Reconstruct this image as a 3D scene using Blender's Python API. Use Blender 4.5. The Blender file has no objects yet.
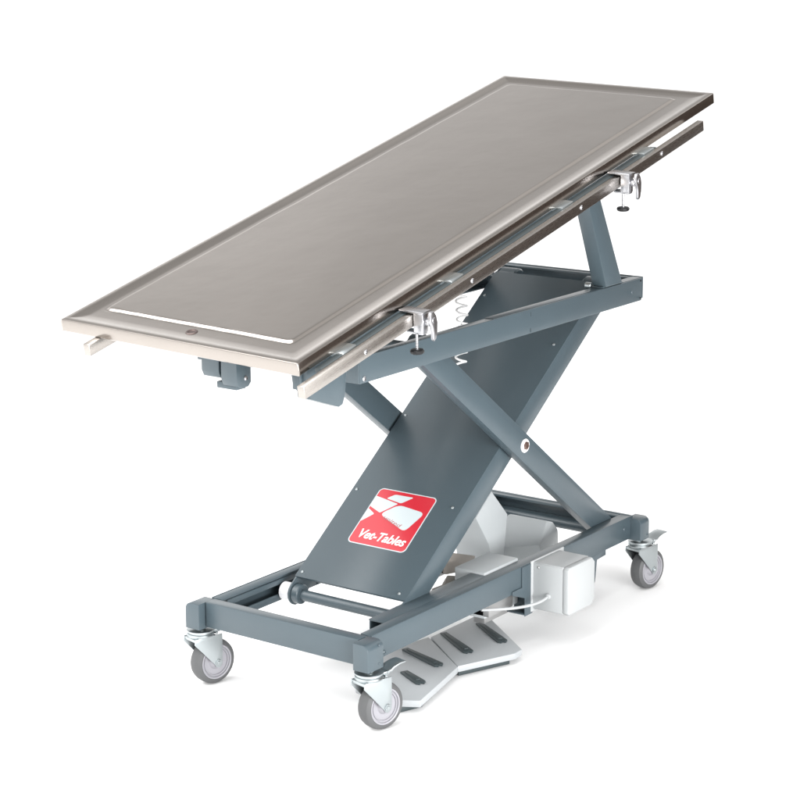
import bpy, bmesh, math, random
from mathutils import Matrix, Vector
random.seed(4)
sc = bpy.context.scene
C = sc.collection

# ---------------------------------------------------------------- camera
cam_d = bpy.data.cameras.new('camera'); cam = bpy.data.objects.new('camera', cam_d); C.objects.link(cam)
RT = Vector((0.59046827, -0.80703951, -0.00587039)); UP = Vector((0.17205534, 0.11877059, 0.97790107)); FW = Vector((0.78850757, 0.57842958, -0.20898572))
m = Matrix((RT, UP, -FW)).transposed().to_4x4(); m.translation = Vector((-3.16307, -2.60254, 1.61483))
cam.matrix_world = m
cam_d.sensor_width = 36; cam_d.lens = 2053.83/800*36
cam_d.shift_x = 13.41/800; cam_d.shift_y = -35.41/800
cam_d.clip_end = 500
sc.camera = cam

# ---------------------------------------------------------------- studio surround (world) and lamps
W = bpy.data.worlds.new('World'); sc.world = W; W.use_nodes = True
nt = W.node_tree; nt.nodes.clear()
out = nt.nodes.new('ShaderNodeOutputWorld'); bg = nt.nodes.new('ShaderNodeBackground')
nt.links.new(bg.outputs[0], out.inputs[0])
tc = nt.nodes.new('ShaderNodeTexCoord')
WORLD_STOPS = [(0.0, 1.6), (0.60, 1.8), (0.75, 1.5), (0.90, 1.1), (1.0, 1.1)]
sep = nt.nodes.new('ShaderNodeSeparateXYZ'); nt.links.new(tc.outputs['Generated'], sep.inputs[0])
mr = nt.nodes.new('ShaderNodeMapRange'); mr.inputs[1].default_value = -1; mr.inputs[2].default_value = 1
nt.links.new(sep.outputs[2], mr.inputs[0])
cr = nt.nodes.new('ShaderNodeValToRGB')
while len(cr.color_ramp.elements) < len(WORLD_STOPS): cr.color_ramp.elements.new(.5)
for e, (p_, v) in zip(cr.color_ramp.elements, WORLD_STOPS):
    e.position = p_; e.color = (v/2.2, v/2.2, v/2.2, 1)
nt.links.new(mr.outputs[0], cr.inputs[0])
# world dimmed in one direction, added to tone down the tray's reflection
dot = nt.nodes.new('ShaderNodeVectorMath'); dot.operation = 'DOT_PRODUCT'
dot.inputs[1].default_value = (.50, .42, .76)   # the side the tray mirrors
nt.links.new(tc.outputs['Generated'], dot.inputs[0])
mr2 = nt.nodes.new('ShaderNodeMapRange'); mr2.interpolation_type = 'SMOOTHSTEP'
mr2.inputs[1].default_value = .77; mr2.inputs[2].default_value = .94; mr2.inputs[3].default_value = 2.3; mr2.inputs[4].default_value = 1.50
nt.links.new(dot.outputs['Value'], mr2.inputs[0])
mul = nt.nodes.new('ShaderNodeMath'); mul.operation = 'MULTIPLY'; nt.links.new(mr2.outputs[0], mul.inputs[1]); nt.links.new(cr.outputs[0], mul.inputs[0])
# soft noise added to the world strength to vary the tray's reflections
wn = nt.nodes.new('ShaderNodeTexNoise'); wn.inputs['Scale'].default_value = 3.2; wn.inputs['Detail'].default_value = 2; nt.links.new(tc.outputs['Generated'], wn.inputs[0])
mr3 = nt.nodes.new('ShaderNodeMapRange'); mr3.inputs[1].default_value = .35; mr3.inputs[2].default_value = .65; mr3.inputs[3].default_value = .70; mr3.inputs[4].default_value = 1.35
nt.links.new(wn.outputs[0], mr3.inputs[0])
mul2 = nt.nodes.new('ShaderNodeMath'); mul2.operation = 'MULTIPLY'; nt.links.new(mul.outputs[0], mul2.inputs[0]); nt.links.new(mr3.outputs[0], mul2.inputs[1])
nt.links.new(mul2.outputs[0], bg.inputs[1])
bg.inputs[0].default_value = (1, .995, .99, 1)

def area(name, loc, target, size, power, col=(1, 1, 1)):
    d = bpy.data.lights.new(name, 'AREA'); d.shape = 'RECTANGLE'; d.size, d.size_y = size; d.energy = power; d.color = col
    o = bpy.data.objects.new(name, d); C.objects.link(o); o.location = loc
    o.rotation_euler = (Vector(target)-Vector(loc)).to_track_quat('-Z', 'Y').to_euler()
    return o
area('softbox_overhead', (-1.2, .9, 3.6), (.5, 0, .5), (4.0, 4.0), 270)
area('softbox_left', (-3.2, 1.6, 1.3), (.3, 0, .5), (1.6, 1.4), 3)
area('softbox_camera_side', (-.7, -3.4, .65), (.55, 0, .12), (2.6, .9), 165)

sc.view_settings.view_transform = 'Standard'; sc.view_settings.look = 'None'
sc.view_settings.exposure = 0; sc.view_settings.gamma = 1
sc.render.engine = 'CYCLES'
sc.cycles.max_bounces = 10

# ---------------------------------------------------------------- materials
def mat(name, col, rough=.5, metal=0., bump=0., bscale=60, coat=0., var=.0, stretch=(1, 1, 1), rvar=0., aniso=0, spec=.5, wave=0):
    M = bpy.data.materials.new(name); M.use_nodes = True; n = M.node_tree; b = n.nodes['Principled BSDF']
    b.inputs['Base Color'].default_value = (*col, 1); b.inputs['Roughness'].default_value = rough; b.inputs['Metallic'].default_value = metal
    b.inputs['Coat Weight'].default_value = coat; b.inputs['Specular IOR Level'].default_value = spec
    b.inputs['Anisotropic'].default_value = aniso
    t = n.nodes.new('ShaderNodeTexCoord'); mp = n.nodes.new('ShaderNodeMapping'); mp.inputs['Scale'].default_value = stretch
    n.links.new(t.outputs['Object'], mp.inputs[0])
    nz = n.nodes.new('ShaderNodeTexNoise'); nz.inputs['Scale'].default_value = bscale; nz.inputs['Detail'].default_value = 5
    n.links.new(mp.outputs[0], nz.inputs[0])
    if bump:
        bp = n.nodes.new('ShaderNodeBump'); bp.inputs['Strength'].default_value = bump; bp.inputs['Distance'].default_value = .001
        n.links.new(nz.outputs[0], bp.inputs['Height']); n.links.new(bp.outputs[0], b.inputs['Normal'])
    if wave:
        wz = n.nodes.new('ShaderNodeTexNoise'); wz.inputs['Scale'].default_value = 3.5; wz.inputs['Detail'].default_value = 4
        n.links.new(t.outputs['Object'], wz.inputs[0])
        b2 = n.nodes.new('ShaderNodeBump'); b2.inputs['Strength'].default_value = wave; b2.inputs['Distance'].default_value = .012
        n.links.new(wz.outputs[0], b2.inputs['Height']); n.links.new(b2.outputs[0], bp.inputs['Normal'])
    if rvar:
        r = n.nodes.new('ShaderNodeMapRange'); r.inputs[3].default_value = rough-rvar; r.inputs[4].default_value = rough+rvar
        n.links.new(nz.outputs[0], r.inputs[0]); n.links.new(r.outputs[0], b.inputs['Roughness'])
    if var:
        nz2 = n.nodes.new('ShaderNodeTexNoise'); nz2.inputs['Scale'].default_value = 9; nz2.inputs['Detail'].default_value = 4
        n.links.new(t.outputs['Object'], nz2.inputs[0])
        r = n.nodes.new('ShaderNodeMapRange'); r.inputs[3].default_value = 1-var; r.inputs[4].default_value = 1+var
        mx = n.nodes.new('ShaderNodeVectorMath'); mx.operation = 'SCALE'; mx.inputs[0].default_value = col
        n.links.new(nz2.outputs[0], r.inputs[0]); n.links.new(r.outputs[0], mx.inputs['Scale']); n.links.new(mx.outputs[0], b.inputs['Base Color'])
    return M
PAINT = mat('blue_grey_powder_coat', (.057, .079, .092), .30, 0, .2, 700, 0., .08, rvar=.03)
STEEL = mat('brushed_stainless', (.40, .375, .35), .30, 1, .10, 60, 0, .04, (2, 60, 60), rvar=.05)
STEELR = mat('brushed_rail_steel', (.39, .365, .34), .28, 1, .06, 30, 0, .06, (2, 90, 90), rvar=.06)
TRAY = mat('tray_stainless', (.352, .322, .296), .19, 1, .03, 12, 0, .05, (1, 60, 60), rvar=.05, wave=.085)
ZINC = mat('zinc_plate', (.42, .455, .465), .33, 1, .04, 90, 0, .05, rvar=.06)
CHROME = mat('cast_chrome', (.44, .44, .455), .28, .97, .05, 60, 0, .05, rvar=.05)
RUBBER = mat('grey_rubber', (.075, .077, .079), .6, 0, .15, 200, 0, .06)
HUB = mat('hub_plastic', (.27, .267, .29), .4, 0, .03, 200, 0, .02)
WHITE = mat('white_abs', (.375, .39, .395), .42, 0, .05, 400, 0, .015)
ACT = mat('pale_grey_housing', (.40, .425, .435), .42, 0, .05, 400, 0, .02)
BEIGE = mat('beige_boot', (.38, .345, .31), .6, 0, .3, 60, 0, .06)
BLACK = mat('black_plastic', (.008, .008, .009), .4, 0, .08, 200, spec=.3)
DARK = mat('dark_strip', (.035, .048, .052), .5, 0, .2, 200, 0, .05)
GREYP = mat('steel_bracket', (.42, .42, .42), .4, .8, .05, 100, 0, .05)
REDP = mat('sticker_red', (.50, .012, .026), .28, 0, .0, 50, .3)
STW = mat('sticker_white', (.52, .58, .60), .3, 0, .0, 50, .3)
STT = mat('sticker_print', (.35, .12, .12), .5)
FLOOR = mat('white_floor', (.95, .95, .95), .9, spec=0.)

# ---------------------------------------------------------------- mesh helpers
ROOT = Vector((.555, 0, 0))
def newbm(): return bmesh.new()
def box(bm, lo, hi, M=None, bev=.0015, mi=0, seg=2):
    lo = Vector(lo); hi = Vector(hi)
    r = bmesh.ops.create_cube(bm, size=1)['verts']
    T = Matrix.Translation((lo+hi)/2) @ Matrix.Diagonal((*(hi-lo), 1))
    if bev:
        bmesh.ops.transform(bm, matrix=T, verts=r)
        es = list({e for v in r for e in v.link_edges})
        rb = bmesh.ops.bevel(bm, geom=es, offset=min(bev, min(hi-lo)*.45), segments=seg, affect='EDGES', profile=.5)
        vs = list({v for f in rb['faces'] for v in f.verts}); fs = {f for v in vs for f in v.link_faces}; vs = list({v for f in fs for v in f.verts})
        for f in fs: f.material_index = mi
        if M is not None: bmesh.ops.transform(bm, matrix=M, verts=vs)
    else:
        bmesh.ops.transform(bm, matrix=(M @ T) if M is not None else T, verts=r)
        for f in {f for v in r for f in v.link_faces}: f.material_index = mi
def lathe(bm, prof, p0, axis, n=32, mi=0):
    """profile of (distance along axis, radius)"""
    p0 = Vector(p0); a = Vector(axis).normalized(); u = a.orthogonal().normalized(); w = a.cross(u)
    rings = []
    for t, r in prof:
        if r < 1e-6: rings.append([bm.verts.new(p0+a*t)])
        else: rings.append([bm.verts.new(p0+a*t+(u*math.cos(2*math.pi*k/n)+w*math.sin(2*math.pi*k/n))*r) for k in range(n)])
    for A, B in zip(rings, rings[1:]):
        for k in range(n):
            k2 = (k+1) % n
            if len(A) == 1 and len(B) == 1: continue
            if len(A) == 1: f = bm.faces.new((A[0], B[k2], B[k]))
            elif len(B) == 1: f = bm.faces.new((A[k], A[k2], B[0]))
            else: f = bm.faces.new((A[k], A[k2], B[k2], B[k]))
            f.material_index = mi
def cyl(bm, a, b, r, n=24, ch=.001, mi=0):
    a = Vector(a); b = Vector(b); L = (b-a).length; ch = min(ch, r*.4, L*.4)
    lathe(bm, [(0, 0), (0, r-ch), (ch, r), (L-ch, r), (L, r-ch), (L, 0)], a, b-a, n, mi)
def prism(bm, pts, ax, lo, hi, bev=.001, mi=0):
    """2D outline pts extruded along axis ax from lo to hi; pts are the other two coordinates in order"""
    def P(q, h):
        l = [q[0], q[1]]; l.insert(ax, h); return Vector(l)
    b = [bm.verts.new(P(q, lo)) for q in pts]; t = [bm.verts.new(P(q, hi)) for q in pts]
    n = len(pts); fs = [bm.faces.new(b), bm.faces.new(t)]
    for k in range(n): fs.append(bm.faces.new((b[k], b[(k+1) % n], t[(k+1) % n], t[k])))
    for f in fs: f.material_index = mi
    bmesh.ops.recalc_face_normals(bm, faces=fs)
    if bev:
        es = [e for f in fs[:2] for e in f.edges]
        r = bmesh.ops.bevel(bm, geom=list(set(es)), offset=bev, segments=2, affect='EDGES', profile=.5)
        for f in r['faces']: f.material_index = mi
def hull(bm, pts, bev=.002, mi=0):
    b2 = bmesh.new()
    for q in pts: b2.verts.new(q)
    bmesh.ops.convex_hull(b2, input=b2.verts[:])
    bmesh.ops.dissolve_limit(b2, angle_limit=.02, verts=b2.verts[:], edges=b2.edges[:])
    if bev: bmesh.ops.bevel(b2, geom=b2.edges[:], offset=bev, segments=2, affect='EDGES', profile=.5)
    for f in b2.faces: f.material_index = mi
    me = bpy.data.meshes.new('t'); b2.to_mesh(me); b2.free(); bm.from_mesh(me); bpy.data.meshes.remove(me)
def tube(bm, pts, r, n=8, flat=1., mi=0):
    pts = [Vector(q) for q in pts]; rings = []
    u = None
    for i, q in enumerate(pts):
        d = (pts[min(i+1, len(pts)-1)]-pts[max(i-1, 0)]).normalized()
        u = d.orthogonal().normalized() if u is None else (u-d*u.dot(d)).normalized()
        w = d.cross(u)
        rings.append([bm.verts.new(q+(u*math.cos(2*math.pi*k/n)*flat+w*math.sin(2*math.pi*k/n))*r) for k in range(n)])
    for A, B in zip(rings, rings[1:]):
        for k in range(n):
            bm.faces.new((A[k], A[(k+1) % n], B[(k+1) % n], B[k])).material_index = mi
    bm.faces.new(rings[0][::-1]).material_index = mi; bm.faces.new(rings[-1]).material_index = mi
def finish(name, bm, mats, parent=None, M=None, ang=34, recalc=True):
    if recalc: bmesh.ops.recalc_face_normals(bm, faces=bm.faces[:])
    for f in bm.faces: f.smooth = True
    for e in bm.edges:
        if len(e.link_faces) == 2 and e.calc_face_angle(0) > math.radians(ang): e.smooth = False
    me = bpy.data.meshes.new(name); bm.to_mesh(me); bm.free()
    for q in (mats if isinstance(mats, (list, tuple)) else [mats]): me.materials.append(q)
    o = bpy.data.objects.new(name, me); C.objects.link(o)
    if parent is not None:
        o.parent = parent
        if parent is root: o.location = -ROOT
    if M is not None: o.matrix_local = (Matrix.Translation(-ROOT) if parent is root else Matrix()) @ M
    return o
def frame_tube(bm, a, b, wv, hv, bev=.002):
    """rectangular tube from a to b with full cross vectors wv, hv"""
    a = Vector(a); b = Vector(b); d = (b-a); wv = Vector(wv); hv = Vector(hv)
    M = Matrix((d.normalized(), wv.normalized(), hv.normalized())).transposed().to_4x4(); M.translation = a
    box(bm, (0, -wv.length/2, -hv.length/2), (d.length, wv.length/2, hv.length/2), M, bev)
def screw(bm, p, ax, r=.004, h=.003, mi=0):
    p = Vector(p); a = Vector(ax).normalized()
    lathe(bm, [(-.001, 0), (-.001, r), (h*.4, r), (h, r*.6), (h, r*.35), (h*.5, r*.3), (h*.5, 0)], p, a, 16, mi)

# ---------------------------------------------------------------- floor
bm = newbm(); bmesh.ops.create_grid(bm, x_segments=1, y_segments=1, size=150)
fl = finish('floor', bm, FLOOR, recalc=False); fl['kind'] = 'structure'

bm = newbm(); box(bm, (0, 0, .02), (3.0, .02, 1.45), Matrix.Translation((.9, -2.1, 0)) @ Matrix.Rotation(math.radians(35), 4, 'Z'))  # unseen dark flag, added so the steel edges reflect something dark
bd = finish('reflection_flag', bm, mat('dark_brown_cloth', (.040, .027, .021), .9, 0, .3, 300)); bd['kind'] = 'structure'

# ---------------------------------------------------------------- surgery table
root = bpy.data.objects.new('surgery_table', None); C.objects.link(root); root.location = ROOT; root.empty_display_size = .2
root['label'] = 'mobile veterinary surgery table with tilted stainless steel top on blue-grey scissor lift and castors'
root['category'] = 'surgery table'

# --- tabletop, in its own tilted frame: s along the length, y across, n out of the surface
TH, PH = .2335706, .0333268
XT, ZT, TL_, HW, TT = -.301657, .842388, 1.65965, .30, .02666
Mt = Matrix.Translation((XT, 0, ZT)) @ Matrix.Rotation(-TH, 4, 'Y') @ Matrix.Rotation(PH, 4, 'X')
from mathutils import noise
def loop(bm, s0, s1, y0, y1, n, r=.0, k=6, wob=0, sub=48):
    pts = []
    for cx, cy, a0 in ((s1-r, y1-r, 0), (s0+r, y1-r, 90), (s0+r, y0+r, 180), (s1-r, y0+r, 270)):
        for j in range(k+1):
            a = math.radians(a0+90*j/k); pts.append((cx+r*math.cos(a), cy+r*math.sin(a)))
    out = []
    for i in range(4):
        arc = pts[i*(k+1):(i+1)*(k+1)]; nx = pts[((i+1) % 4)*(k+1)]; out += arc
        for j in range(1, sub): out.append((arc[-1][0]+(nx[0]-arc[-1][0])*j/sub, arc[-1][1]+(nx[1]-arc[-1][1])*j/sub))
    vs = []
    for x, y in out:
        # the pressed edge is slightly uneven, as sheet steel is
        w = noise.noise((x*9, y*14, 3.1))*.6+noise.noise((x*30, y*50, 7.7))*.6
        vs.append(bm.verts.new((x+wob*w, y+wob*w*.3, n+wob*w*.55)))
    return vs
bm = newbm(); L = TL_; H = HW
loops = [loop(bm, .030, L-.030, -H+.030, H-.030, -.012, .004),
         loop(bm, .028, L-.028, -H+.028, H-.028, -TT+.001, .004), loop(bm, .002, L-.002, -H+.002, H-.002, -TT, .002),
         loop(bm, 0, L, -H, H, -TT+.002, .003), loop(bm, 0, L, -H, H, -.0022, .003), loop(bm, .0006, L-.0006, -H+.0006, H-.0006, -.0006, .003),
         loop(bm, .0022, L-.0022, -H+.0022, H-.0022, 0, .003), loop(bm, .014, L-.014, -H+.014, H-.014, 0, .004), loop(bm, .017, L-.017, -H+.017, H-.017, -.001, .005),
         loop(bm, .027, L-.027, -H+.027, H-.027, -.0026, .006), loop(bm, .036, L-.034, -H+.036, H-.032, -.0036, .008), loop(bm, .042, L-.0375, -H+.042, H-.036, -.0040, .008), loop(bm, .045, L-.039, -H+.045, H-.0375, -.0041, .008)]
c0 = (.074, L-.056, -H+.070, H-.048)
for d, n in ((-.005, -.0041), (-.0015, -.0041), (.0003, -.0040), (.0015, -.0038), (.003, -.0032), (.0048, -.0018), (.0064, -.0006), (.0080, -.0001), (.0105, 0), (.016, 0)):
    loops.append(loop(bm, c0[0]+d, c0[1]-d*.8, c0[2]+d, c0[3]-d*.8, n, .012, wob=0 if d < 0 or d > .010 else .0009))
for d in (.06, .12, .2):
    loops.append(loop(bm, c0[0]+d, c0[1]-d, c0[2]+d, c0[3]-d, .0004*d/.2, .01))
for A, B in zip(loops, loops[1:]):
    q = len(A)
    for k in range(q): bm.faces.new((A[k], A[(k+1) % q], B[(k+1) % q], B[k]))
bm.faces.new(loops[0][::-1]); bm.faces.new(loops[-1])
top = finish('tabletop', bm, TRAY, root, Mt, ang=40)
bm = newbm(); lathe(bm, [(0, 0), (0, .007), (.0012, .0082), (.0016, .0105), (.0004, .0125), (-.002, .0125)], (.052, 0, -.0040), (0, 0, 1), 32)
dr = finish('drain_hole', bm, mat('drain_dark', (.10, .075, .07), .4, .8), top)
# weld seam fillets at the near corners of the tray edge
bm = newbm()
bm.free()
for y in (-H, H):
    bm = newbm(); cyl(bm, (.0012, y*.997, -TT+.001), (.0012, y*.997, -.001), .0022, 12); finish('corner_seam', bm, STEELR, top)

# --- sub-frame under the tray
bm = newbm()
box(bm, (.05, -.262, -.078), (1.335, -.237, -.014)); box(bm, (.13, .142, -.062), (1.335, .167, -.014))
for s in (.16, .62, 1.30): box(bm, (s, -.227, -.055), (s+.03, .142, -.015))
finish('table_frame', bm, PAINT, root, Mt)
bm = newbm(); box(bm, (.045, -.3180, -.0375), (1.335, -.3010, -.0275), bev=.001); finish('rail_gap_shade', bm, DARK, root, Mt)  # dark bar added to stand for the shade in the gap behind the rail
# --- side rails
for sgn in (-1, 1):
    ro = .335 if sgn < 0 else .215
    bm = newbm(); ya, yb = sorted((sgn*(ro-.016), sgn*ro)); box(bm, (-.033, ya, -.0515), (1.534, yb, -.0270), bev=.0012)
    rl = finish('side_rail', bm, STEELR, root, Mt)
    rl['label'] = 'brushed steel accessory rail along the %s long edge of the top' % ('near' if sgn < 0 else 'far')
    for s in (.158, .527, .961, 1.326):
        bm = newbm(); screw(bm, (s, sgn*ro, -.0385), (0, sgn, 0), .0052, .0025); finish('rail_bolt', bm, CHROME, rl)
        bm = newbm(); ya, yb = sorted((sgn*(ro-.0170), sgn*(ro-.073 if sgn < 0 else ro-.049)))
        box(bm, (s-.048, ya, -.0350), (s-.002, yb, -.0235), bev=.003); finish('spacer', bm, ZINC, rl)
# --- clamps on the near rail (local frame: origin on the rail face, +s along the rail)
def clamp(s, label):
    M = Mt @ Matrix.Translation((s, -.335, -.038)) @ Matrix.Rotation(.16, 4, 'Y')
    bm = newbm()       # cast body: cap over the rail, cheek in front, lip below
    box(bm, (-.001, -.0255, .0150), (.029, .030, .0200), bev=.0015)
    box(bm, (.003, -.0235, -.024), (.022, -.0015, .0155), bev=.002)
    box(bm, (.004, -.0225, -.0275), (.021, .016, -.0205), bev=.002)
    body = finish('rail_clamp', bm, CHROME, root, M); body['label'] = label
    bm = newbm(); cyl(bm, (.004, -.0085, -.060), (.004, -.0085, -.026), .0027, 14)
    for k in range(9): lathe(bm, [(0, .0027), (.0009, .0033), (.0018, .0027)], (.004, -.0085, -.058+k*.0033), (0, 0, 1), 14)
    finish('clamp_screw', bm, CHROME, body)
    bm = newbm()
    prof = [(0, 0), (0, .008), (.001, .0122), (.0035, .0138), (.0070, .0138), (.0088, .0122), (.0095, .006), (.0092, 0)]
    n = 36; rings = []
    for t, r in prof:
        rings.append([bm.verts.new((.004+math.cos(2*math.pi*k/n)*r*(1+.03*math.cos(12*2*math.pi*k/n)), -.0085+math.sin(2*math.pi*k/n)*r*(1+.03*math.cos(12*2*math.pi*k/n)), -.066+t)) for k in range(n)] if r else [bm.verts.new((.004, -.0085, -.066+t))])
    for A, B in zip(rings, rings[1:]):
        for k in range(n):
            k2 = (k+1) % n
            if len(A) == 1: bm.faces.new((A[0], B[k], B[k2]))
            elif len(B) == 1: bm.faces.new((A[k], A[k2], B[0]))
            else: bm.faces.new((A[k], A[k2], B[k2], B[k]))
    finish('clamp_knob', bm, BLACK, body)
    # wing lever on its stub
    bm = newbm()
    cyl(bm, (.017, -.0235, -.002), (.017, -.0320, -.002), .0085, 24, .0015)
    prism(bm, [(.006, .010), (.010, .019), (.019, .020), (.027, .010), (.031, -.004), (.030, -.022), (.026, -.036), (.020, -.040), (.016, -.036), (.016, -.022), (.013, -.010), (.007, .0)], 1, -.040, -.0325, .002)
    cyl(bm, (.017, -.0415, .003), (.017, -.0395, .003), .0055, 20, .0008)
    finish('clamp_lever', bm, CHROME, body)
clamp(.312, 'lower cast rail clamp with black knob, nearer the drain end')
clamp(1.128, 'upper cast rail clamp with black knob, near the raised end')

# --- pivot brackets under the low end
bm = newbm()
def tier(bm, y0, y1, x0, x1, zt, z0):
    prism(bm, [(x0, zt), (x0, z0+.016), (x0+.006, z0+.004), (x0+.018, z0), (x1-.008, z0), (x1, z0+.008), (x1, zt)], 1, y0, y1, .001)
tier(bm, -.062, -.018, -.245, -.19, .825, .762)
box(bm, (-.235, -.070, .775), (-.20, -.055, .82))
finish('pivot_lug', bm, PAINT, root)
bm = newbm(); tier(bm, -.109, -.070, -.248, -.205, .825, .750)
box(bm, (-.238, -.100, .745), (-.210, -.050, .758))
lg = finish('pivot_lug', bm, PAINT, root)
bm = newbm(); screw(bm, (-.222, -.109, .768), (0, -1, 0), .005, .004); finish('bolt', bm, CHROME, lg)
bm = newbm()
prism(bm, [(-.238, .815), (-.238, .770), (-.228, .760), (-.226, .748), (-.140, .717), (-.128, .720), (-.121, .735), (-.112, .80), (-.112, .838)], 1, -.272, -.240, .0015)
box(bm, (-.246, -.262, .768), (-.235, -.244, .812))
finish('end_bracket', bm, PAINT, root)

# --- upper platform frame
bm = newbm()
ZU, HU = .782, .055
box(bm, (.004, -.2135, ZU-HU), (1.135, -.2095, ZU)); 
box(bm, (.006, -.2098, ZU-.004), (.49, -.190, ZU-.0005), bev=.001); box(bm, (.49, -.2098, ZU-.004), (1.135, -.186, ZU+.0008), bev=.001)
box(bm, (.006, -.2098, ZU-HU+.0005), (1.135, -.188, ZU-HU+.004), bev=.001)
box(bm, (1.131, -.2105, ZU-HU+.001), (1.1355, -.180, ZU-.001), bev=.001)
n1 = finish('platform_rail', bm, PAINT, root)
bm = newbm()
bm.free()
for x, z, r, m_ in ((1.128, ZU-.006, .0020, BLACK), (1.128, ZU-HU+.007, .0020, BLACK), (1.087, ZU-.028, .0045, PAINT), (.018, ZU-.046, .0055, CHROME)):
    bm = newbm(); screw(bm, (x, -.2135, z), (0, -1, 0), r, .0025); finish('rail_screw', bm, m_, n1)
for z in (ZU-.0115, ZU-.0475):
    bm = newbm(); box(bm, (.6338, -.2141, z-.0045), (.6362, -.213, z+.0045), bev=0); finish('rail_slot', bm, DARK, n1)
bm = newbm()
box(bm, (.004, .2095, ZU-HU), (1.135, .2135, ZU)); box(bm, (.006, .190, ZU-.004), (1.135, .2098, ZU-.0005), bev=.001)
box(bm, (.006, .188, ZU-HU+.0005), (1.135, .2098, ZU-HU+.004), bev=.001)
finish('platform_rail', bm, PAINT, root)
bm = newbm(); box(bm, (.0003, -.2128, ZU-HU+.001), (.0045, .209, ZU-.001)); box(bm, (.0045, -.209, ZU-.005), (.03, .209, ZU-.002)); finish('platform_crossbar', bm, PAINT, root)
bm = newbm(); box(bm, (1.150, -.206, ZU-HU+.002), (1.156, .209, ZU)); box(bm, (1.130, -.18, ZU-.006), (1.150, .209, ZU-.002)); box(bm, (1.130, -.18, ZU-HU+.002), (1.150, .209, ZU-HU+.006))
box(bm, (1.1362, -.2085, ZU-HU+.003), (1.150, -.180, ZU-.001), bev=.001)
finish('platform_crossbar', bm, PAINT, root)

# --- raised legs carrying the high end
for sgn in (-1, 1):
    bm = newbm(); y = sgn*.2
    y0, y1 = (y-.019, y+.019); zt = 1.066 if sgn < 0 else 1.078
    hull(bm, [(x, yy, z) for yy in (y0, y1) for x, z in ((.957, ZU+.003), (1.033, ZU+.003), (.838, zt), (.884, zt+.008))], .003)
    lgp = finish('support_leg', bm, PAINT, root)
    bm = newbm(); box(bm, (.950, y-.0125 if sgn < 0 else y-.018, ZU+.001), (1.045, y+.018 if sgn < 0 else y+.0125, ZU+.0035), bev=.001); finish('foot_plate', bm, PAINT, lgp)
bm = newbm(); cyl(bm, (.945, -.186, ZU+.006), (.945, -.170, ZU+.006), .007, 20); finish('lock_pin', bm, ZINC, root)

# --- inner scissor arm boxed in by the cover panel
PX, PZ = .659, .461
Q1 = Vector((.240, .1635)); Q2 = Vector((1.072, .7545)); dv = (Q2-Q1).normalized(); nv = Vector((-dv.y, dv.x))
def pl(t, h): q = Q1+dv*t+nv*h; return (q.x, q.y)
LL = (Q2-Q1).length; HT = .0285
def rounded(L0, L1, h, r0=True, k=8):
    pts = []
    for j in range(k+1):
        a = math.radians(-90+180*j/k); pts.append(pl(L1+math.cos(a)*h, math.sin(a)*h))
    for j in range(k+1):
        a = math.radians(90+180*j/k); pts.append(pl(L0+math.cos(a)*h, math.sin(a)*h))
    return pts
bm = newbm()
for ys in ((-.1500, -.1460), (.1460, .1500)): prism(bm, rounded(0, LL, HT), 1, *ys, bev=.0008)
ia = finish('scissor_arm', bm, PAINT, root); ia['label'] = 'inner scissor arm closed by the wide cover panel'
bm = newbm()
A = [pl(.022, HT-.004), pl(.022, HT), pl(LL-.004, HT), pl(LL-.004, HT-.004)]
prism(bm, A, 1, -.1457, .1457, .0004)
B = [pl(.022, HT+.0003), pl(.022, HT+.0022), pl(LL-.006, HT+.0022), pl(LL-.006, HT+.0003)]
prism(bm, B, 1, -.1510, .1510, .0007)
cov = finish('cover_panel', bm, PAINT, root)
PN = Vector((nv.x, 0, nv.y)); PD = Vector((dv.x, 0, dv.y))
def onp(t, y, h=HT+.0022): return Vector((Q1.x, 0, Q1.y)) + PD*t + PN*h + Vector((0, y, 0))
bm = newbm()
bm.free()
for t in (.036, .285, .52, .80, .93):
    for y in (-.128, .138):
        bm = newbm(); screw(bm, onp(t, y), PN, .0036, .0025); finish('cover_screw', bm, ZINC, cov)

# --- sticker (lettering and emblem as printed)
SU, SV = .1585, .1625
O = onp((Vector((.338, .267))-Vector((Q1.x, Q1.y))).dot(dv), .0790, HT+.0022)
Ms = Matrix((Vector((0, -1, 0)), PD, PN)).transposed().to_4x4(); Ms.translation = O
def flat(bm, pts, z0, z1, mi=0): prism(bm, pts, 2, z0, z1, 0, mi)
def rrect(x0, y0, x1, y1, r, k=6):
    pts = []
    for cx, cy, a0 in ((x1-r, y1-r, 0), (x0+r, y1-r, 90), (x0+r, y0+r, 180), (x1-r, y0+r, 270)):
        for j in range(k+1):
            a = math.radians(a0+90*j/k); pts.append((cx+r*math.cos(a), cy+r*math.sin(a)))
    return pts
bm = newbm(); flat(bm, rrect(0, 0, SU, SV, .012), 0, .0004, 0); flat(bm, rrect(.0025, .0025, SU-.0025, SV-.0025, .0098), .0002, .0006, 1)
stk = finish('sticker', bm, [STW, REDP], root, Ms, ang=20); stk['label'] = 'square red sticker with rounded corners and white lettering'
def su(pts): return [(min(max(a, .018), 1)*SU, (1-b)*SV) for a, b in pts]
def roundpoly(pts, r, k=4):
    out = []; n = len(pts)
    for i in range(n):
        p = Vector(pts[i]); a = (Vector(pts[i-1])-p); b = (Vector(pts[(i+1) % n])-p)
        rr = min(r, a.length*.45, b.length*.45); A = p+a.normalized()*rr; B = p+b.normalized()*rr
        for j in range(k+1):
            t = j/k; out.append(tuple(A*(1-t)**2+p*2*t*(1-t)+B*t*t))
    return out
bm = newbm()
flat(bm, roundpoly(su([(0, .155), (.435, .222), (.235, .425), (0, .345)]), .003), .0007, .0009)
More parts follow.
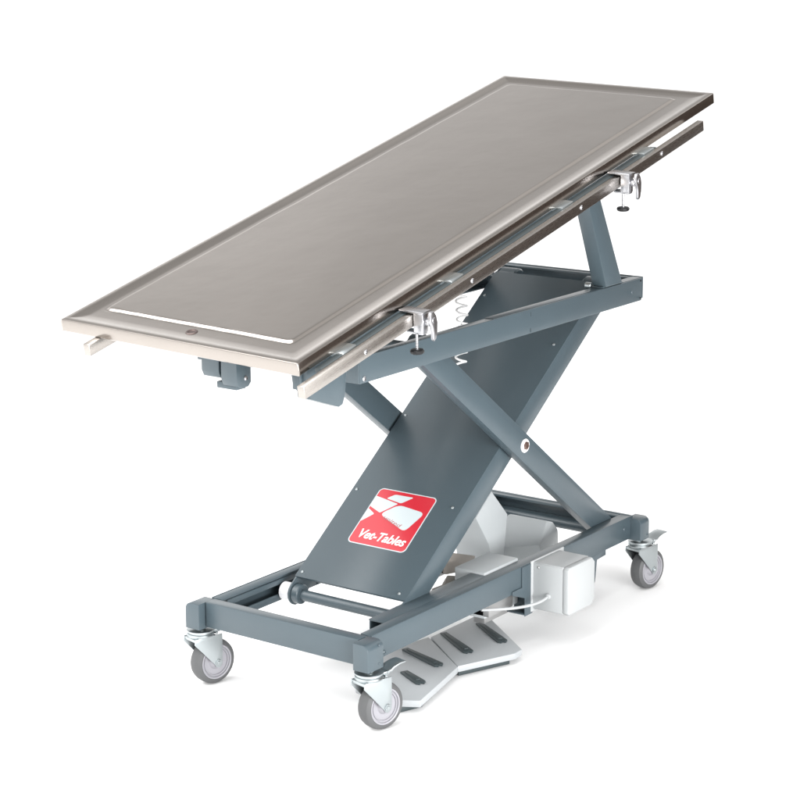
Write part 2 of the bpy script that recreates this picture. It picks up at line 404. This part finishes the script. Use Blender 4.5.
flat(bm, roundpoly(su([(0, .385), (.16, .46), (0, .625)]), .003), .0007, .0009)
flat(bm, roundpoly(su([(.20, .165), (.30, .075), (.62, .07), (.475, .205)]), .005), .0007, .0009)
flat(bm, roundpoly(su([(.46, .235), (.94, .29), (.80, .66), (.25, .445)]), .014), .0007, .0009)
finish('emblem', bm, STW, stk)
def text(s, size, loc, rot, shear, m, name, parent, xs=1, off=0):
    cu = bpy.data.curves.new(name, 'FONT'); cu.body = s; cu.size = size; cu.shear = shear; cu.offset = off; cu.extrude = .0001; cu.space_character = .98
    to = bpy.data.objects.new(name, cu); C.objects.link(to)
    bpy.context.view_layer.update()
    me = bpy.data.meshes.new_from_object(to.evaluated_get(bpy.context.evaluated_depsgraph_get()))
    bpy.data.objects.remove(to); bpy.data.curves.remove(cu)
    w = max(v.co.x for v in me.vertices)-min(v.co.x for v in me.vertices)
    k = xs/w; me.transform(Matrix.Translation((*loc, .001)) @ Matrix.Rotation(rot, 4, 'Z') @ Matrix.Diagonal((k, 1, 1, 1)))
    me.materials.clear(); me.materials.append(m)
    o = bpy.data.objects.new(name, me); C.objects.link(o); o.parent = parent; return o
text('Vet-Tables', .034, (.016, .0185), math.radians(-1), .25, mat('lettering_white', (.8, .8, .8), .4), 'lettering', stk, SU*.80, .0007)
text('united', .015, (.33*SU, (1-.505)*SV), math.radians(-17), .1, STT, 'small_lettering', stk, SU*.36)

# --- outer scissor arms, pivot bolt
for y0, y1 in ((-.1850, -.1600), (.1600, .1850)):
    a = Vector((1.062, .156)); b = Vector((.262, .754)); d = (b-a).normalized(); nn = Vector((-d.y, d.x)); h = .0295; Lb = (b-a).length
    pts = []
    for L0, a0 in ((Lb, -90), (0, 90)):
        for j in range(9):
            an = math.radians(a0+180*j/8); q = a+d*(L0+math.cos(an)*h)+nn*(math.sin(an)*h); pts.append((q.x, q.y))
    bm = newbm(); prism(bm, pts, 1, y0, y1, .0012); oa = finish('scissor_arm', bm, PAINT, root)
    oa['label'] = 'outer scissor arm on the %s side' % ('near' if y0 < 0 else 'far')
    s = -1 if y0 < 0 else 1; yy = y0 if s < 0 else y1
    bm = newbm(); lathe(bm, [(0, .016), (.002, .0162), (.004, .0145), (.0045, .011), (.0030, .0095), (.0030, 0)], (PX, yy, PZ), (0, s, 0), 32)
    pv = finish('pivot_cap', bm, mat('pale_washer', (.75, .74, .74), .3), oa)
    PB = bpy.data.materials.get('pivot_bolt_steel') or mat('pivot_bolt_steel', (.20, .14, .12), .35, .8)
    bm = newbm(); lathe(bm, [(.002, .0105), (.0055, .010), (.0065, .006), (.004, .005), (.004, 0)], (PX+.002, yy, PZ), (0, s, 0), 6); finish('pivot_bolt', bm, PB, oa)
# axle tubes
bm = newbm(); cyl(bm, (.238, -.146, .161), (.238, .146, .161), .0125, 28)
ax = finish('cross_tube', bm, PAINT, root)
for s in (-1, 1):
    bm = newbm(); ya, yb = sorted((s*.1270, s*.1455)); cyl(bm, (.238, ya, .1625), (.238, yb, .1625), .0225, 32, .002); finish('collar', bm, PAINT, ax)
    bm = newbm(); ya, yb = sorted((s*.1505, s*.182)); cyl(bm, (.238, ya, .1625), (.238, yb, .1625), .0205, 32, .003); finish('roller', bm, mat('white_nylon', (.72, .72, .74), .4), ax)
for x, z in ((1.072, .7545), (1.062, .156), (.262, .752)):
    bm = newbm(); cyl(bm, (x, -.187, z), (x, .187, z), .011, 24); finish('axle', bm, PAINT, root)
for ya in (-.146, .095):
    bm = newbm(); cyl(bm, (1.072, ya, .7545), (1.072, ya+.051, .7545), .030, 32, .004); finish('bearing_hub', bm, PAINT, root)

# --- base frame
ZB, HB = .1956, .0571
def channel(bm, x0, x1, s, w=.030, t=.004):
    """C channel along x, web outside at y = s*.2167, open inwards"""
    yo = s*.2167; ya, yb = sorted((yo, yo-s*t)); box(bm, (x0, ya, ZB-HB), (x1, yb, ZB))
    yc, yd = sorted((yo-s*t, yo-s*w))
    box(bm, (x0, yc, ZB-.005), (x1, yd, ZB-.0006), bev=.001); box(bm, (x0, yc, ZB-HB+.0006), (x1, yd, ZB-HB+.005), bev=.001)
bm = newbm(); channel(bm, .034, 1.108, -1)
box(bm, (.117, -.1868, ZB-.0045), (.50, -.146, ZB-.0008), bev=.001); box(bm, (.117, -.1868, ZB-HB+.010), (.50, -.146, ZB-HB+.014), bev=.001); box(bm, (.118, -.150, ZB-HB+.0142), (.50, -.1465, ZB-.0047), bev=.001)
br = finish('base_rail', bm, PAINT, root)
for x, z in ((1.065, ZB-.026), (.075, ZB-HB+.010)):
    bm = newbm(); screw(bm, (x, -.2167, z), (0, -1, 0), .0050, .003); finish('rail_screw', bm, PAINT, br)
bm = newbm(); channel(bm, .034, 1.108, 1)
box(bm, (.05, .1845, ZB-HB+.004), (.36, .188, ZB-HB+.018), bev=.001); box(bm, (.05, .1845, ZB-.018), (.36, .188, ZB-.006), bev=.001)
finish('base_rail', bm, PAINT, root)
bm = newbm(); box(bm, (.000, -.205, ZB-HB), (.030, .205, ZB), bev=.0025); finish('base_crossbar', bm, PAINT, root)
bm = newbm()
box(bm, (1.098, -.212, ZB-HB), (1.110, .212, ZB), bev=.002); box(bm, (1.070, -.186, ZB-HB+.001), (1.0975, .205, ZB-.031), bev=.002); box(bm, (1.080, -.186, ZB-.007), (1.0975, .205, ZB-.001), bev=.001)
finish('base_crossbar', bm, PAINT, root)
for x0, x1 in ((-.020, .034), (1.096, 1.140)):
    for s in (-1, 1):
        yi = .226 if s > 0 and x0 > 0 else .207
        # outline in y-z with a rounded outer shoulder
        r = .014; ZT2 = ZB-.003 if x0 < 0 else ZB-.006; cy = s*(.2455-r)
        arc = [(cy+s*r*math.sin(math.radians(a)), ZT2-r+.001+r*math.cos(math.radians(a))) for a in range(90, -1, -15)]
        pts = [(s*yi, ZB-HB-.003), (s*.2455, ZB-HB-.003)] + arc + [(s*yi, ZT2+.001)]
        bm = newbm(); prism(bm, pts, 0, x0, x1, .0018)
        ps = finish('corner_post', bm, PAINT, root)
        if s < 0:
            for z in (ZB-.010, ZB-HB+.008):
                bm = newbm(); screw(bm, ((x0+x1)/2+.012, -.2455, z), (0, -1, 0), .0026, .0014); finish('post_screw', bm, PAINT, ps)
        bm = newbm(); cyl(bm, ((x0+x1)/2, s*.2275, ZB-HB-.0085), ((x0+x1)/2, s*.2275, ZB-HB-.0025), .0125, 24); finish('post_stem', bm, ZINC, ps)

# --- castor, built once at the origin: stem on the z axis, trailing along +x
ZC = ZB-HB-.003
R = .0505
def make_caster():
    w0 = Vector((.030, 0, R))
    bm = newbm()       # swivel head and fork
    lathe(bm, [(0, 0), (0, .020), (.002, .0285), (.006, .0305), (.009, .0290), (.010, .0265), (.012, .0265), (.0135, .0300), (.0165, .0300), (.0175, .0260), (.0175, 0)], (0, 0, ZC-.0235), (0, 0, 1), 40)
    zt = ZC-.023
    for s in (-1, 1):
        ya, yb = sorted((s*.0200, s*.0225))
        prism(bm, [(-.0290, zt+.002), (-.0300, zt-.010), (w0.x-.0085, R-.004), (w0.x-.005, R-.010), (w0.x+.002, R-.0125), (w0.x+.009, R-.009), (w0.x+.012, R-.002), (w0.x+.0125, zt+.002)], 1, ya, yb, .0006)
    box(bm, (-.0280, -.0205, zt-.006), (.0300, .0205, zt+.001), bev=.0015)
    cyl(bm, (w0.x, -.0275, R), (w0.x, .0275, R), .0042, 18)
    cyl(bm, (w0.x, -.0255, R), (w0.x, -.0218, R), .0078, 6, .0006); cyl(bm, (w0.x, .0218, R), (w0.x, .0255, R), .0078, 6, .0006)
    fork = finish('caster', bm, ZINC, root)
    bm = newbm()
    lathe(bm, [(-.0165, .0375), (-.0180, .0400), (-.0172, .0440), (-.0135, .0485), (-.007, .0502), (0, .0505), (.007, .0502), (.0135, .0485), (.0172, .0440), (.0180, .0400), (.0165, .0375)], w0, (0, 1, 0), 64)
    finish('tyre', bm, RUBBER, fork)
    bm = newbm()
    half = [(.0, .0400), (.0168, .0395), (.0176, .0372), (.0168, .0352), (.0135, .0342), (.0128, .0318), (.0150, .0310), (.0152, .0298), (.0126, .0290), (.0120, .0170), (.0160, .0140), (.0188, .0115), (.0188, 0)]
    lathe(bm, [(-a, r) for a, r in half[::-1]] + half[1:], w0, (0, 1, 0), 56)
    finish('hub', bm, HUB, fork)
    bm = newbm()      # brake pedal
    zl = ZC-.012
    prism(bm, [(.026, zl-.004), (.050, zl-.001), (.056, zl+.004), (.072, zl+.009), (.086, zl+.010), (.086, zl+.0125), (.070, zl+.012), (.053, zl+.0075), (.046, zl+.003), (.026, zl+.001)], 1, -.016, .016, .0006)
    box(bm, (.020, -.012, zl-.008), (.044, .012, zl-.003), bev=.001)
    cyl(bm, (.038, -.018, zl), (.038, .018, zl), .0035, 14); cyl(bm, (.030, -.021, zl-.006), (.030, .021, zl-.006), .003, 12)
    finish('brake_pedal', bm, ZINC, fork)
    return fork
cas = make_caster()
def place(o, x, y, rz):
    o.matrix_local = Matrix.Translation(Vector((x, y, 0))-ROOT) @ Matrix.Rotation(rz, 4, 'Z')
spots = [(.007, -.2275, -.24), (.007, .2275, -.24), (1.128, -.2275, -.17), (1.132, .2275, .25)]
for i, (x, y, rz) in enumerate(spots):
    o = cas
    if i:
        o = cas.copy(); C.objects.link(o); o.parent = root
        for ch in [c for c in cas.children]:
            c = ch.copy(); C.objects.link(c); c.parent = o
    place(o, x, y, rz)

# --- plates hanging from the near base rail
bm = newbm()
prism(bm, [(.868, ZB-HB-.0005), (.985, ZB-HB-.0005), (.985, ZB-HB-.014), (.944, ZB-HB-.016), (.936, .070), (.928, .060), (.905, .060), (.885, .085), (.868, .118)], 1, -.2135, -.2095, .0008)
finish('hanging_plate', bm, PAINT, root)
bm = newbm()
prism(bm, [(.600, ZB-.002), (.645, ZB-.002), (.645, .074), (.612, .074), (.612, .118), (.560, ZB-HB-.001), (.560, ZB-HB+.008), (.600, ZB-HB+.008)], 1, -.2195, -.2172, .0008)
box(bm, (.612, -.2165, .076), (.640, -.170, .080)); box(bm, (.6425, -.2165, .0765), (.6445, -.17, .136), bev=.0006)
finish('hanging_plate', bm, PAINT, root)
bm = newbm(); box(bm, (.50, -.195, .098), (.60, -.150, .132)); box(bm, (.55, -.150, .060), (.66, -.12, .115)); finish('actuator_foot', bm, GREYP, root)

# --- white junction box on the outside of the near rail
bm = newbm()
oct_ = lambda x0, x1, z0, z1, c: [(x0+c*.5, z0), (x1-c, z0), (x1, z0+c), (x1, z1-c), (x1-c, z1), (x0+c*.5, z1), (x0, z1-c*.5), (x0, z0+c*.5)]
prism(bm, oct_(.645, .762, .084, .196, .006), 1, -.2985, -.2205, .0015)
box(bm, (.636, -.2205, .078), (.778, -.2172, .199), bev=.001)
jb = finish('junction_box', bm, WHITE, root)
bm = newbm(); prism(bm, oct_(.6445, .762, .0835, .1965, .012), 1, -.314, -.2990, .003); finish('box_lid', bm, WHITE, jb)
bm = newbm(); cyl(bm, (.6430, -.234, .185), (.6455, -.234, .185), .0030, 12); finish('box_screw', bm, GREYP, jb)
bm = newbm(); cyl(bm, (.638, -.262, .122), (.6455, -.262, .122), .0065, 18); finish('cable_gland', bm, WHITE, jb)
bm = newbm()
pts = []
for j in range(25):
    t = j/24; P = [Vector((.640, -.262, .122)), Vector((.600, -.262, .113)), Vector((.555, -.245, .113)), Vector((.47, -.195, .125))]
    pts.append(P[0]*(1-t)**3+P[1]*3*t*(1-t)**2+P[2]*3*t*t*(1-t)+P[3]*t**3)
tube(bm, pts, .0034, 10); finish('power_cable', bm, WHITE, root)

# --- drive unit inside the base
bm = newbm()
prism(bm, [(.747, .311), (.817, .238), (.800, .120), (.760, .100), (.735, .182), (.679, .261)], 1, -.040, .062, .004)
finish('drive_motor', bm, ACT, root)
bm = newbm()
hull(bm, [(.93, .03, .20), (.93, -.08, .20), (.85, -.11, .165), (.797, .04, .1418), (.862, -.112, .09), (.805, .045, .08), (.985, .035, .165), (.985, -.078, .165), (.955, .03, .192), (.955, -.082, .192), (.990, -.076, .13), (.990, .03, .13), (.955, -.088, .085), (.955, .03, .085)], .003)
finish('drive_motor', bm, ACT, root)
bm = newbm(); box(bm, (.500, -.183, .092), (.640, -.102, .2005), bev=.003)
ctl = finish('control_box', bm, ACT, root)
bm = newbm(); box(bm, (.4985, -.176, .180), (.5135, -.150, .190), bev=.001); box(bm, (.4975, -.172, .135), (.4990, -.166, .190), bev=.0004); finish('box_latch', bm, WHITE, ctl)
bm = newbm()
hull(bm, [(.545, -.03, .206), (.680, -.04, .170), (.60, -.085, .165), (.530, -.055, .165), (.60, .01, .14), (.60, -.03, .196)], .003)
hull(bm, [(.525, -.065, .168), (.598, -.09, .150), (.590, -.09, .128), (.470, -.10, .112), (.462, -.085, .122), (.56, -.02, .12)], .003)
hull(bm, [(.47, -.06, .150), (.53, -.085, .160), (.47, -.12, .118), (.44, -.09, .108), (.50, -.03, .11)], .003)
finish('drive_boot', bm, BEIGE, root)
bm = newbm(); cyl(bm, (.42, -.02, .16), (.60, -.02, .16), .012, 20); finish('drive_rod', bm, GREYP, root)

# --- coiled control cable hanging through the platform
bm = newbm(); pts = []
N = 260
for j in range(N):
    t = j/(N-1); a = t*2*math.pi*8.5; r = .0125
    pts.append((.676+r*math.cos(a)+.010*math.sin(t*3), .004+r*math.sin(a), .800-.185*t))
tube(bm, pts, .0026, 8); finish('coiled_cable', bm, mat('white_cable', (.66, .66, .66), .4), root)

# ---------------------------------------------------------------- foot switch on the floor
fp = bpy.data.objects.new('foot_switch', None); C.objects.link(fp); fp.location = (.36, -.14, 0); fp.empty_display_size = .1
fp['label'] = 'white double foot switch with four dark ribs on the floor under the near base rail'; fp['category'] = 'foot switch'
FO = Vector((.36, -.14, 0))
def fpart(name, bm, m, parent=fp):
    o = finish(name, bm, m, parent)
    if parent is fp: o.location = -FO
    return o
def slab(bm, quad, z1, th, bev=.002):
    hull(bm, [(x, y, z) for x, y, z in quad] + [(x, y, z-th) for x, y, z in quad], bev)
bm = newbm(); slab(bm, [(.474, -.054, .032), (.357, -.2085, .030), (.503, -.264, .028), (.534, -.262, .028), (.690, -.056, .032)], 0, .0145)
p1 = fpart('pedal_plate', bm, mat('pedal_white', (.36, .378, .39), .4, 0, .04, 200, 0, .02)); p1['label'] = 'pedal plate farther from the drain-end castor'
pm = p1.data.materials[0]
bm = newbm(); slab(bm, [(.470, -.052, .0325), (.354, -.2110, .0305), (.145, -.258, .029), (.115, -.205, .029), (.13, -.10, .030), (.28, .0, .032)], 0, .0155)
p2 = fpart('pedal_plate', bm, pm); p2['label'] = 'pedal plate beside the near castor'
bm = newbm(); slab(bm, [(.482, -.070, .0165), (.372, -.2000, .0165), (.500, -.2510, .0165), (.66, -.075, .0165)], 0, .0155, .001)
slab(bm, [(.430, -.065, .0135), (.335, -.1900, .0135), (.175, -.2400, .0135), (.120, -.2200, .0135), (.125, -.1600, .0135), (.28, -.01, .0135)], 0, .0125, .001)
fpart('switch_base', bm, DARK)
def rib(a, b, w0, w1, par, z):
    a = Vector(a); b = Vector(b); d = (b-a).normalized(); n = Vector((-d.y, d.x)); e = (b-a).length
    o = [a-n*w0, a+n*w0, a+d*e*.75+n*w1, b-d*.004+n*w1, b+d*.003+n*w1*.4, b-d*.003, b+d*.003-n*w1*.5, b-d*.004-n*w1, a+d*e*.75-n*w1]
    bm = newbm(); prism(bm, [tuple(q) for q in o], 2, z, z+.005, .001)
    prism(bm, [tuple(q) for q in (a+d*.01+n*w0*.4, a+d*.01-n*w0*.4, b-d*.015-n*w1*.4, b-d*.015+n*w1*.4)], 2, z+.0045, z+.0065, .0006)
    fpart('pedal_rib', bm, DARK, par)
rib((.508, -.066), (.438, -.184), .008, .012, p1, .0305)
rib((.612, -.094), (.540, -.208), .008, .012, p1, .0300)
rib((.371, -.056), (.331, -.179), .008, .012, p2, .0310)
rib((.256, -.136), (.222, -.207), .009, .012, p2, .0300)
bpy.context.view_layer.update()
